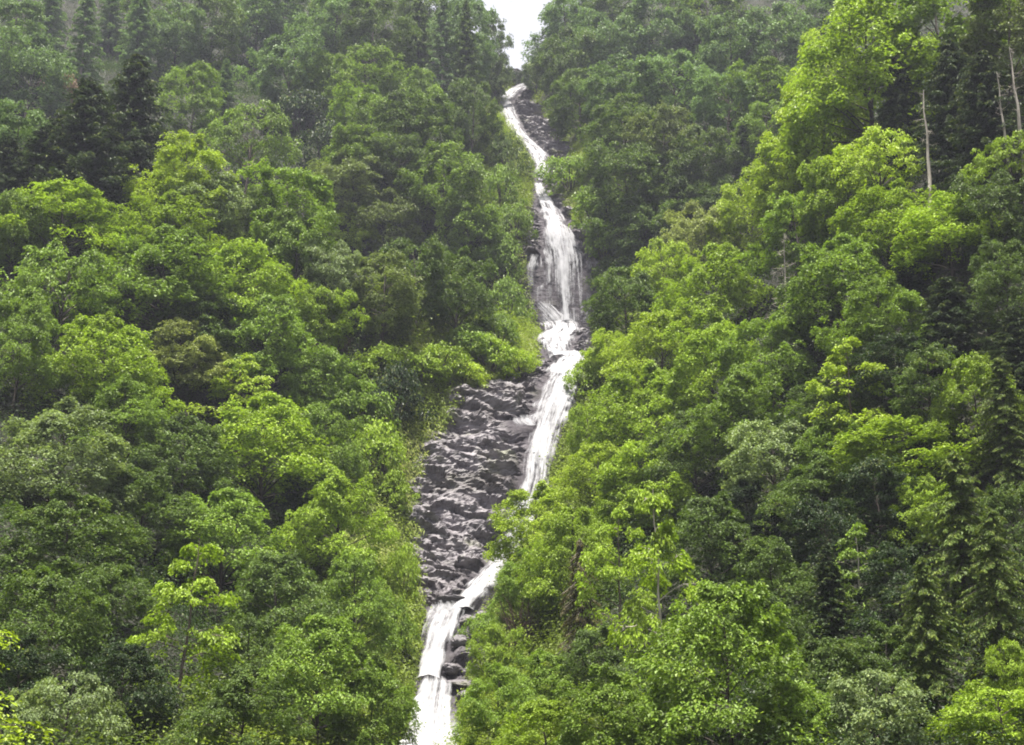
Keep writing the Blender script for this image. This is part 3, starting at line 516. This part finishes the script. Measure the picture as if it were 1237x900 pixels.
# ------------------------------------------------------------------ the trees: kind u v height width tint | what it looks like and where it stands
TREES = '''
R 38 88 80 92 far|hazy round-topped tree behind the dark spruce pair, high on the slab-side slope
O 12 40 90 80 far|hazy pale tree at the top corner above the round-topped hazy tree
R 18 165 75 85 far|pale green hazy tree just uphill of the dark spruce pair
C 102 40 150 62 far pale|tall hazy grey-green conifer with a pale trunk, above the dark spruce pair
C 165 35 130 62 far|hazy narrow conifer beside the pale-trunked conifer, above the spruce tips
C 60 20 110 60 far|pale hazy conifer between the top corner and the pale-trunked conifer
C 135 15 100 54 far|faint bluish conifer tip between the two tall hazy conifers
S 74 108 44 52 brown|brownish bare-looking bush above the spruce pair's outer tip
R 217 45 70 74 far|fresh green hazy tree beside the dark hollow above the scree scar
O 195 20 90 70 deep|dark hazy tree at the top edge above the scree scar
O 250 30 100 70 deep|deep green hazy tree behind the bare snag
D 276 40 130 60 grey|bleached dead snag with bare branches against the misty crowns
R 352 85 78 84 far|round misty crown standing free with a pale stem, uphill of the twiggy hollow
R 345 22 70 86 far|misty crown at the top edge directly above the round misty crown
O 310 20 90 70 far|slim misty tree between the snag and the round misty crown
O 400 35 100 76 far|misty tree between the round misty crown and the dark tiered tree
R 395 100 66 70 mid|hazy mid green tree below the misty crowns, beside the dark rhododendron bank
O 238 115 90 64 mid|fresh green upright tree growing beside the scree scar
C 272 112 95 50 far|small hazy conifer between the scree scar and the free-standing misty crown
U 298 158 66 96 mid mid|flat-crowned tree with a thin pale stem above the tan soil patch
S 365 140 62 80 dark|dark glossy rhododendron thicket above the tan soil patch
S 392 178 64 70 dark|dark shrub with pale leaf tips just below the rhododendron thicket
B 100 172 180 150 spruce|outer one of the two dark spruces standing close together
B 160 155 205 145 spruce|taller pointed one of the two dark spruces standing close together
B 58 200 130 110 spruce|low shadowy spruce half hidden behind the outer dark spruce
B 8 210 120 76 spruce|dark conifer cut by the frame edge level with the spruce pair
M 222 212 96 108 lime|sunny yellow-green tree at the foot of the taller dark spruce
M 205 275 90 120 bright|bright rounded tree below the sunny yellow-green one by the spruces
M 78 262 92 140 bright|wide bright crown spreading below the outer dark spruce
O 342 245 100 104 mid|soft mid green tree downhill of the tan soil patch
R 268 250 70 84 silver|mottled silvery tree between the sunny yellow-green tree and the soft green one
R 18 275 80 70 mid|mid green tree at the frame edge beside the wide bright crown
O 455 45 110 80 deep|dark tree of stacked tiers at the top edge, cliff side of the slim grey conifers
R 448 98 74 84 mid|tiered mid green tree directly below the dark stacked tree
R 442 142 60 90 mid|clumpy fresh green tree in the middle of the dark upper slope
R 432 188 60 86 mid|low domed tree under the clumpy fresh green one on the upper slope
C 505 55 170 56 deep|slim grey-green conifer farthest from the sky notch, one of the pale-stemmed row
C 535 60 180 56 far pale|tallest slim conifer of the row with a pale bare upper stem
C 562 70 160 54 deep|slim hazy conifer nearest the sky notch in the pale-stemmed row
O 572 45 110 60 far|hazy tree whose edge borders the white sky notch, slab side
O 562 25 120 70 far|dense hazy tree behind the slim hazy conifer nearest the notch
O 592 55 80 40 deep|slim dark tree leaning into the sky notch, slab side
O 518 12 90 70 deep|dark skyline tree behind the slim grey-green conifer farthest from the notch
R 420 10 60 80 deep|dark crown on the skyline behind the dark stacked tree
O 700 10 90 70 far|hazy skyline tree behind the two trees bordering the notch
O 742 15 80 70 deep|dim skyline tree behind the pale hazy second tree from the notch
R 668 70 60 44 deep|upright dark tree edging the white notch, away from the slab
R 598 92 44 36 deep|small dark tree at the lip of the notch beside the water's start, slab side
R 500 112 56 62 mid|bright-tipped small tree in front of the slim grey conifers
R 482 155 76 84 deep|shaded dense tree below the slim grey conifers
O 525 150 90 70 deep|dark upright tree between the slim conifers and the big round green tree
R 570 135 76 60 deep|shadowed tree on the steep bank above the bright grass streak
M 540 225 110 108 mid|big round mid green tree overhanging the slope beside the upper cascade
R 570 285 80 84 mid|rounded lower tree tucked under the big round green tree by the upper cascade
R 424 225 70 96 olive|greyish olive tree next to the big round tree by the upper cascade
R 422 276 52 62 lime|small bright yellowish dome among darker trees in mid slope
R 480 200 70 80 deep|dark tree between the olive tree and the big round green tree
R 474 268 66 80 olive|dull olive crown behind the small bright yellowish dome
S 614 92 26 26 dark|small dark bush on the lip between the white notch and the first water
S 634 94 22 24 dark|small dark bush on the lip where the water starts, away from the slab
S 612 185 60 44 deep|dark green bush leaning over the narrow upper cascade, slab side
S 596 158 56 30 lime|yellow-green bush on the grass streak beside the upper cascade
S 606 225 56 52 mid|vine-covered bush on the bank below the dark leaning bush
S 622 268 56 46 mid|leafy bank bush beside the narrow chute above the veil fall
S 608 310 66 56 mid|bank bush level with the top of the veil fall, slab side
S 612 365 64 56 mid|bank bush level with the foot of the veil fall, slab side
O 684 38 100 66 far|hazy tree bordering the sky notch on the side away from the slab
R 648 88 36 30 deep|small dark tree in the lip of the notch, away from the slab
R 692 80 84 72 deep|dark hazy tree beside the notch tree, above the black rock face
R 735 60 76 84 far|pale hazy tree second from the sky notch, opposite the slab
R 785 40 80 90 far|hazy tree with bright top in the far wood above the olive dome
C 828 35 110 64 deep|bluish conifer in the far wood near the top edge
R 755 112 72 92 far|hazy rounded crown in the far wood between the notch and the olive dome
R 700 125 60 76 deep|dark tree rooted right above the black rock face
R 812 105 76 90 far|soft hazy crown uphill of the grey olive dome
R 801 168 74 86 olive|grey olive dome standing out in the far wood
R 752 162 70 90 deep|dark tree between the black rock face and the grey olive dome
S 690 210 50 74 mid|low green bush on the grassy shoulder under the black rock face
R 760 215 80 100 deep|dark dense tree downhill of the grey olive dome
R 818 232 70 70 deep|deep green tree downhill of the grey olive dome near the spur's edge
S 725 255 64 84 mid|broad bush on the grassy shoulder beside the upper chute
R 775 278 72 90 deep|dark crown at the base of the far wood, above the round dark bush
S 730 292 54 52 mid|bush beside the top of the veil fall, away from the slab
S 752 328 56 60 deep|dark bush against the edge of the veil fall, above the round dark bush
R 880 62 80 84 far|pale hazy crown in the centre of the far wood
R 932 50 80 88 far|pale hazy crown next to the bright spur top, far wood
O 985 25 90 80 far|hazy tree at the top edge peeking past the tallest bright spur tree
O 865 15 80 90 deep|purplish dark tree at the top edge of the far wood
R 930 108 64 80 mid|lighter green crown in the far wood close to the spur's edge
R 878 118 60 76 far mid|hazy tree with visible thin stems in the far wood above the slim dark conifer
C 897 185 140 48 deep|slim dark conifer in the far wood beside the spur's edge
R 852 195 76 76 deep|dark tree beside the slim dark conifer of the far wood
R 925 160 70 70 mid|hazy mid green crown between the slim dark conifer and the spur's edge
R 870 248 66 70 deep|dark low tree at the foot of the slim dark conifer
M 1052 75 180 190 bright|tallest bright yellow-green tree crowning the spur's skyline
R 990 158 110 118 lime|sunlit lime tree on the spur's edge below the tallest bright tree
O 1012 85 120 90 lime|lime tree on the skyline against the far wood beside the tallest bright tree
R 950 215 90 92 lime|glowing lime tree on the spur's edge below the sunlit lime one
U 1062 188 60 100 lime|drooping lime bough tree beside the bare pole trunk
P 1117 205 220 42 grey|bare straight pole trunk, pale against the dark spruces
O 1140 35 150 130 mid|tall green tree at the top edge above the bare pole trunk
O 1205 30 150 110 olive|tall yellowish olive tree in the top corner above the twin pale trunks
P 1230 150 200 38 grey|thicker pale trunk of the two at the frame edge
P 1216 170 180 30 grey|thinner pale trunk of the two at the frame edge
B 1152 130 190 130 spruce|dark spruce behind the bare pole trunk
B 1192 145 190 130 spruce|dark spruce between the bare pole trunk and the twin pale trunks
B 1088 138 160 90 spruce|dark spruce shadowed under the tallest bright tree
U 1215 190 50 80 bright|bright leafy bough tree below the twin pale trunks
M 1145 275 90 126 bright|broad bright tree at the foot of the bare pole trunk
M 1075 265 90 120 bright|bright bushy tree downhill of the drooping lime bough
R 1010 240 90 100 bright|bright leafy tree in the middle of the spur's upper edge
R 905 262 80 90 lime|pale lime tree on the spur's edge above the tan-tipped tree
R 845 285 72 76 tan|tan-tipped yellowish tree on the spur's edge opposite the veil fall
O 962 285 100 90 mid|mid green tree just above the broken pale trunk
D 952 352 150 60 grey|broken pale dead trunk leaning amid the green spur trees
B 1096 322 80 72 spruce|small dark conifer poking out of bright crowns on the spur
R 1200 255 90 90 deep|dark shaded tree below the bright bough by the twin trunks
M 1215 335 100 100 deep|dark green tree at the frame edge under the shaded tree
B 1150 395 130 140 spruce|dark wide spruce with a pale stem in the spur's shady hollow
M 1015 335 110 130 mid|full mid green tree beside the broken pale trunk
M 1060 385 90 120 mid|wide mid green tree under the small dark conifer
M 870 345 110 120 bright|bright tree on the spur's edge above the lime shoulder trees
R 806 330 76 72 lime|yellowish tree at the spur's edge just uphill of the round dark bush
R 755 368 76 88 deep|round dark green bushy tree beside the foot of the veil fall
R 738 425 46 60 lime|small vivid lime tree beside the white pool cascade
M 800 420 100 110 lime|lime tree on the spur's edge behind the small vivid lime one
M 860 435 110 120 bright|bright dense tree on the lime shoulder of the spur
M 775 495 110 130 bright|big bright tree hanging over the stream opposite the slab's top
R 712 520 70 46 bright|slim bright tree against the stream opposite the slab
M 725 570 80 90 lime|lime tree leaning over the stream opposite the slab's middle
M 930 430 100 120 mid|mid green tree between the lime shoulder and the broken pale trunk
M 900 495 100 120 mid|leafy tree downhill of the lime shoulder of the spur
M 840 540 100 110 deep|shaded tree behind the silvery-topped tree of the spur
A 1030 468 120 110 lime|airy lime tree with upswept tips over a black gap
R 935 558 90 120 silver|silvery pale-topped tree in the middle of the spur
M 1090 545 80 170 bright|long low bright crown stretched across the spur's middle
M 990 590 80 120 deep|dark tree under the silvery pale-topped tree
M 1178 475 110 90 bright|bright upright tree beside the tall shady conifer at the spur's outer side
H 1215 510 170 110 hem|tall olive-green conifer cut by the frame edge above the hemlocks
O 1120 470 90 80 deep|shadowed tree in the hollow under the wide dark spruce
M 785 580 100 120 bright|bright full tree second from the stream opposite the slab
M 645 628 88 104 lime|pale lime tree dipping across the stream below the slab opposite
M 690 660 110 100 bright|bright tree on the bank just behind the dipping lime tree
M 640 705 80 80 mid|mid green bank tree beside the diagonal chute
T 628 755 80 70 brown|brown leafless thicket on the bank beside the lower cascade
H 702 735 170 70 rust pale|browning conifer with a thin pale stem behind the brown thicket
A 742 690 150 100 bright mid|tiered bright tree beside the browning conifer
A 805 700 230 130 bright pale|tall tiered tree with a long pale stem in the spur's lower wood
M 860 650 110 130 deep|deep green tree above the glossy lower tree
M 760 605 80 90 bright|bright spray-tipped tree above the tall tiered tree
R 600 790 70 60 bright|small bright tree on the bank over the lower cascade's boulders
M 605 850 90 90 mid|mid green bank tree beside the flat rock ledge
M 655 825 80 90 mid|leafy tree behind the bank tree by the flat rock ledge
M 660 885 90 120 bright|bright tree at the bottom edge beside the bank tree by the ledge
M 735 865 110 130 mid|mid green leafy tree at the bottom edge below the tall tiered tree
M 720 800 90 100 deep|shady tree behind the tall pale stem of the lower wood
M 878 790 200 190 mid|large glossy tree in drooping tiers at the foot of the spur
M 790 880 80 110 mid|low tree at the bottom edge between the glossy tree and the mid green leafy tree
M 930 700 100 110 deep|dark tree above the glossy drooping tree
O 985 655 110 90 dark|blackish tree in the deep gap under the silvery-topped tree
A 1040 690 110 100 mid pale|small tree on a slender leaning stem amid deep shade
H 1160 655 230 150 hem|tallest feathery hemlock at the foot of the spur
H 1120 770 200 120 hem|feathery hemlock below and beside the tallest one
H 1205 720 220 120 hem|feathery hemlock at the frame edge behind the tallest one
M 1120 610 80 90 bright|bright tree peeping over the tallest hemlock
R 1048 862 100 120 silver|pale big-leaved bush tree at the bottom edge beside the hemlocks
M 960 870 90 110 mid|mid green tree at the bottom edge beside the pale big-leaved one
R 1205 868 80 130 bright|bright green tree at the bottom corner in front of the hemlocks
R 1225 810 70 60 bright|bright small tree at the frame edge above the bright corner tree
O 1060 600 100 90 dark|dark tree in the gap beneath the long low bright crown
M 1085 705 100 110 dark|blackish tree between the slender leaning stem and the tallest hemlock
M 1000 810 90 120 deep|shaded tree at the base of the slender leaning stem
M 1075 800 90 110 deep|shaded tree behind the pale big-leaved bush tree
M 930 760 90 100 deep|deep shaded tree tucked behind the glossy drooping tree
M 1222 632 110 110 deep|deep green tree at the frame edge above the hemlock behind the tallest
B 1228 425 120 100 spruce|dark spruce at the frame edge level with the wide dark spruce
M 900 625 80 100 dark|dark tree wedged between the silvery-topped tree and the deep green one
M 1010 540 80 100 mid|mid green tree between the silvery-topped tree and the long low bright crown
R 982 372 70 84 deep|deep green tree low beside the foot of the broken pale trunk
M 1082 440 80 110 dark|blackish tree in the hollow behind the airy lime tree
M 1000 500 80 100 deep|shaded tree below and beside the airy lime tree
C 1000 730 150 90 spruce|dark conifer in the shade behind the slender leaning stem
U 78 335 74 124 mid|umbrella-shaped tree on a dark stem over a black gap
M 205 330 116 160 mid|broad mid green tree with a dark slanting limb beside the umbrella tree
M 290 335 110 120 bright|bright green tree between the broad slanting-limb tree and the pale one
R 362 300 90 90 mid|lighter leafy tree uphill of the pinkish dead bush
R 400 330 76 70 silver|silvery grey-green tree directly above the pinkish dead bush
O 465 350 96 84 olive|olive tree showing a few pale straight stems, mid slope
M 550 345 90 96 deep|deep green tree on the bank shoulder opposite the veil fall's foot
R 505 330 84 86 deep|dark tree behind the olive tree with pale stems
S 505 448 40 70 bright|bright bush at the outer end of the green ledge above the slab
M 25 405 110 100 mid|tree at the frame edge downhill of the umbrella tree
M 128 430 110 140 bright|large bright dome in front of the umbrella tree's stem
M 215 428 76 104 tan|tan-flowered tree beside the large bright dome
M 332 412 120 126 mid|full rounded tree below the bright green one in mid slope
R 386 382 70 70 bright|bright rounded tree beside the pinkish dead bush
T 408 415 32 44 brown|pinkish brown dead bush in the mid slope
O 250 395 90 90 deep|dark tree behind the tan-flowered tree
A 290 472 96 96 lime|vivid lime tree with upswept tips in mid slope
M 318 530 120 150 bright|wide bright tree below the vivid lime upswept tree
M 70 548 120 160 silver|white-glinting broad-leaved tree at the frame edge, mid slope
M 150 500 90 110 mid|mid green tree downhill of the large bright dome
M 222 545 100 120 deep|shaded tree between the white-glinting tree and the wide bright one
M 392 535 100 96 mid|mid green tree uphill of the shrubs that edge the slab
R 395 470 80 80 mid|leafy tree directly below the pinkish dead bush
S 478 478 80 76 dark|dark dense shrub at the upper corner of the rock slab
S 435 490 70 80 mid|mid green shrub uphill of the dark dense shrub by the slab
S 455 545 80 80 bright|bright shrub edging the slab below the dark dense shrub
S 474 595 50 50 bright|bright shrub on the middle edge of the slab
S 465 440 50 80 bright|grassy-looking bush above the dark dense shrub by the slab
S 530 438 46 80 bright|light bush on the green ledge along the top of the slab
S 590 430 50 80 bright|light bush on the green ledge nearest the pool cascade
S 560 452 34 60 lime|low yellowish bush in the middle of the green ledge above the slab
S 628 438 34 46 lime|low yellowish bush hugging the pool cascade above the slab
S 565 415 44 70 mid|mid green bush uphill of the green ledge above the slab
S 600 400 50 60 mid|bush between the green ledge and the veil fall's foot
M 405 622 110 110 bright|bright tree downslope of the slab-edge shrubs
M 270 640 110 140 mid|tiered mid green tree above the forked pale-stemmed tree
M 85 650 110 160 deep|layered tree under the white-glinting broad-leaved tree
M 170 610 90 120 deep|dark layered tree beside the layered one under the white-glinting tree
A 218 730 170 140 bright mid|airy feathery tree on a pale forked stem near the bottom edge
M 335 720 120 130 deep|layered tree beside the airy forked-stem tree
M 60 740 120 140 deep|dark layered tree uphill of the drooping pale spray
M 428 722 110 100 mid|mid green glossy tree beside the grass bank of the slab
M 385 800 130 140 mid|large glossy tree beside the lowest fall
M 450 850 110 110 mid|leafy tree leaning to the lowest fall at the bottom edge
U 75 850 70 120 silver|pale drooping spray tree near the bottom corner
M 290 860 100 130 deep|dark tree at the bottom edge beside the pale forked stem
M 150 820 100 110 dark|blackish tree in the shade behind the pale forked stem
M 20 820 100 110 dark|blackish tree at the frame edge above the corner sapling
M 300 790 100 110 deep|dim tree behind the airy forked-stem tree, cliff side of it
M 130 720 90 110 deep|shadowed tree between the layered trees and the airy forked one
S 488 690 70 44 bright|bank shrub below the pale grass next to the slab's foot
S 480 760 70 46 mid|bank shrub beside the lower cascade, slab side
S 585 760 46 50 mid|low shrub among the boulders of the lower cascade
S 572 860 50 36 bright|small bright shrub under the flat rock ledge
S 705 460 50 50 bright|bright shrub between the small vivid lime tree and the stream
'''
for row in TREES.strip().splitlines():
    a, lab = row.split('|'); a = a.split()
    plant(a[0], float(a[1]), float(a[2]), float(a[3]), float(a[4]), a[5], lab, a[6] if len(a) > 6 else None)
# two saplings close to the camera
plant('N', -34, 885, 120, 150, 'lime', 'vivid lime sapling with large leaves in the bottom corner near the slab side', dist=13.5)
plant('N', -44, 775, 90, 90, 'lime', 'vivid lime sapling tip at the frame edge above the corner sapling', dist=15)
# ------------------------------------------------------------------ boulders and the ledge
def boulder(u, v, wp, label, flat=.65, seed=0, name='boulder', dx=1.0):
    p = hit_rock(u, v); r = wp * p[1] / F / 2
    n, m = 26, 20; th = np.linspace(0, 2 * np.pi, n, endpoint=False); ph = np.linspace(.02, np.pi - .02, m)
    T, H = np.meshgrid(th, ph); x, y, z = np.cos(T) * np.sin(H), np.sin(T) * np.sin(H), np.cos(H)
    q = .9 + seed * 3.1; hc, cc = cells(x * 1.1 + q, y * 1.1 + q, z * 1.1 + q, 60); hd, cc2 = cells(x * 2.6 + q, y * 2.6, z * 2.6 + q, 66)
    k = 1 + .30 * hc + .13 * hd + .08 * fbm(x * 2 + q, y * 2, z * 2, 3)
    V = np.stack([x * k * r * dx, y * k * r, z * k * r * flat], -1).reshape(-1, 3)
    ix = np.arange(n * m).reshape(m, n); j = np.roll(ix, -1, 1)
    Q = np.stack([ix[:-1], ix[1:], j[1:], j[:-1]], -1).reshape(-1, 4)
    o = link(bpy.data.objects.new(name, mesh_np(name, V, Q, ROCK)))
    o.location = (p[0], p[1] - .2, on_rock(p[0], p[1]) + .22 * r * flat); o.rotation_euler = (.15, .1, seed * .4)
    return tag(o, label, 'boulder' if name == 'boulder' else 'rock ledge', 'boulders beside the stream' if name == 'boulder' else None)
for i, (u, v, wp, lab) in enumerate([
        (566, 752, 22, 'dark boulder at the bend where the diagonal chute turns'), (582, 742, 18, 'pale topped boulder beside the bend of the chute'),
        (556, 785, 24, 'large dark boulder beside the middle of the lower cascade'), (574, 800, 20, 'angular boulder under the brown thicket'),
        (545, 810, 20, 'wet boulder just above the flat rock ledge'), (566, 820, 14, 'small boulder on the far end of the flat rock ledge'),
        (562, 848, 22, 'dark boulder directly beneath the flat rock ledge'), (566, 876, 26, 'dark boulder beside the lowest fall at the bottom edge'),
        (486, 872, 20, 'shaded boulder against the bank side of the lowest fall'), (652, 416, 20, 'dark boulder beside the white pool cascade, slab side'),
        (694, 432, 16, 'black wet rock splitting the water below the pool cascade'), (716, 436, 14, 'round black rock beside the small vivid lime tree'),
        (704, 404, 16, 'greyish boulder at the foot of the veil fall'), (664, 486, 13, 'black wet rock poking through the cascade at the slab top'),
        (690, 478, 14, 'black rock splitting the cascade opposite the slab top')]):
    boulder(u, v, wp, lab, seed=i)
boulder(562, 829, 44, 'flat pale rock ledge jutting across above the lowest fall', .16, 31, 'rock_ledge', 1.0)
boulder(548, 728, 50, 'flat grey rock shelf at the foot of the dark slab', .2, 37, 'rock_shelf', 1.0)
# ------------------------------------------------------------------ low growth: herbs over the forest floor and banks, pale grass by the stream
rng = np.random.default_rng(7)
def scatter(n, ylo, yhi, f):
    """random points of the hillside inside the picture with a bit of margin, kept with probability f(bank distance, y)"""
    y = rng.uniform(ylo, yhi, n); x = rng.uniform(-.40, .40, n) * y * 1.02; z = height(x, y)
    xg, zg, wl, wr = gul(y); s = x - xg; b = np.maximum(-s - wl, s - wr)
    k = rng.random(n) < f(b, y, s); return x[k], y[k], z[k], b[k], s[k]
def slope_n(x, y):
    e = .8; a = -(height(x + e, y) - height(x - e, y)) / (2 * e); b = -(height(x, y + e) - height(x, y - e)) / (2 * e)
    return np.stack([a, b, np.ones_like(a)], 1) / np.sqrt(a * a + b * b + 1)[:, None]
a = Acc()
x, y, z, b, s = scatter(230000, 56, 430, lambda b, y, s: np.where(b < -.9, 0, np.where(b < 14, .95, .62)))
N0 = slope_n(x, y); k = 10
big = sstep(.1, .5, vnoise(x / 6, y / 6, z / 6, 35) + .35 * rng.random(len(x)))      # taller brambles and young growth in patches
hgt = (.25 + .8 * rng.random(len(x)) ** 2 + 2.3 * big * rng.random(len(x))) * np.clip(.5 + b / 8, .45, 1.3)
P = np.repeat(np.stack([x, y, z], 1) + N0 * (hgt * .2)[:, None] + np.array([0, 0, 1.]) * (hgt * .5)[:, None], k, 0); NN = np.repeat(N0, k, 0); hh = np.repeat(hgt, k)
m = len(P); P = P + rng.normal(0, 1, (m, 3)) * (.34 + .26 * hh)[:, None]
l = rng.uniform(.20, .42, m) * np.repeat(.72 + .45 * sstep(110, 190, y), k)
ph = np.repeat(np.clip(.5 + .33 * fbm(x * .35, y * .35, z * .35, 33, 3) * 1.6 + rng.normal(0, .08, len(x)), 0, 1), k)
a.leaves(P, NN * .5 + [0, 0, .8] + rng.normal(0, .4, (m, 3)), NN * [1, 1, 0] * 1.2 + rng.normal(0, .7, (m, 3)), l, l * .6, np.clip(ph + rng.normal(0, .16, m), 0, 1))
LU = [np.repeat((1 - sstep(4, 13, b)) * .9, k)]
x, y, z, b, s = scatter(420000, 118, 300, lambda b, y, s: np.where((b > -.9) & (b < 13), .9, 0.0))
N0 = slope_n(x, y); k = 9; m = len(x) * k; NN = np.repeat(N0, k, 0)
hgt = .2 + .9 * sstep(-.1, .6, vnoise(x / 2.2, y / 2.2, z / 2.2, 44)) * rng.random(len(x))
P = np.repeat(np.stack([x, y, z], 1) + N0 * hgt[:, None] * .7, k, 0) + rng.normal(0, .24, (m, 3)); l = rng.uniform(.16, .36, m)
ph = np.repeat(np.clip(.48 + .45 * fbm(x * .5, y * .5, z * .5, 39, 3), 0, 1), k)
a.leaves(P, NN * .8 + [0, 0, .5] + rng.normal(0, .35, (m, 3)), NN * [1, 1, 0] * 1.2 + rng.normal(0, .6, (m, 3)), l, l * .5, np.clip(ph + rng.normal(0, .08, m), 0, .85))
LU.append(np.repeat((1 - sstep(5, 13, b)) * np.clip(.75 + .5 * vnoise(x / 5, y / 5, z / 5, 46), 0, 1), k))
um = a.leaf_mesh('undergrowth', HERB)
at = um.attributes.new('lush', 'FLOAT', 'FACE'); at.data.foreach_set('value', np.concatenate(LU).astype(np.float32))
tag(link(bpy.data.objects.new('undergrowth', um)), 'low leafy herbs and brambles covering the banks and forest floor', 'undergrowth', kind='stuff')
a = Acc()
def gr(b, y, s):
    left = (s < 0) & (b > -.8) & (b < np.where((y > 174) & (y < 236), 15, 7)) & (((y > 138) & (y < 168)) | ((y > 174) & (y < 258)) | ((y > 275) & (y < 345)))
    right = (s > 0) & (b > -.6) & (b < 6) & (y > 240) & (y < 292)
    return np.where(left, .75, np.where(right, .55, 0.0))
x, y, z, b, s = scatter(120000, 130, 350, gr)
N0 = slope_n(x, y); k = 7; m = len(x) * k
P = np.repeat(np.stack([x, y, z], 1) + N0 * .35, k, 0) + rng.normal(0, .3, (m, 3)); NN = np.repeat(N0, k, 0)
l = rng.uniform(.5, 1.0, m); dn = NN * [1, 1, 0] * 1.6 + [0, 0, -.2]
a.leaves(P + NN * .15, NN + [0, 0, .3] + rng.normal(0, .3, (m, 3)), dn + rng.normal(0, .45, (m, 3)), l, l * .13, np.clip(rng.normal(.5, .2, m), 0, 1))
tag(link(bpy.data.objects.new('grass', a.leaf_mesh('grass', GRASS))), 'pale yellow-green grass hanging over the banks of the stream', 'grass', kind='stuff')
# ------------------------------------------------------------------ the damp air of the gorge
m, n, out = newmat('haze'); pv = n.nodes.new('ShaderNodeVolumePrincipled')
pv.inputs['Color'].default_value = (.76, .79, 1.0, 1); pv.inputs['Density'].default_value = .00015; pv.inputs['Anisotropy'].default_value = 0.2
n.links.new(pv.outputs[0], out.inputs['Volume'])
x0, x1, y0, y1, z0, z1 = -640, 640, -230, 930, -40, 400
V = [(x, y, z) for z in (z0, z1) for y in (y0, y1) for x in (x0, x1)]
hz = link(bpy.data.objects.new('haze', mesh_np('haze', V, [(0, 2, 3, 1), (4, 5, 7, 6), (0, 1, 5, 4), (2, 6, 7, 3), (0, 4, 6, 2), (1, 3, 7, 5)], m)))
tag(hz, kind='stuff')
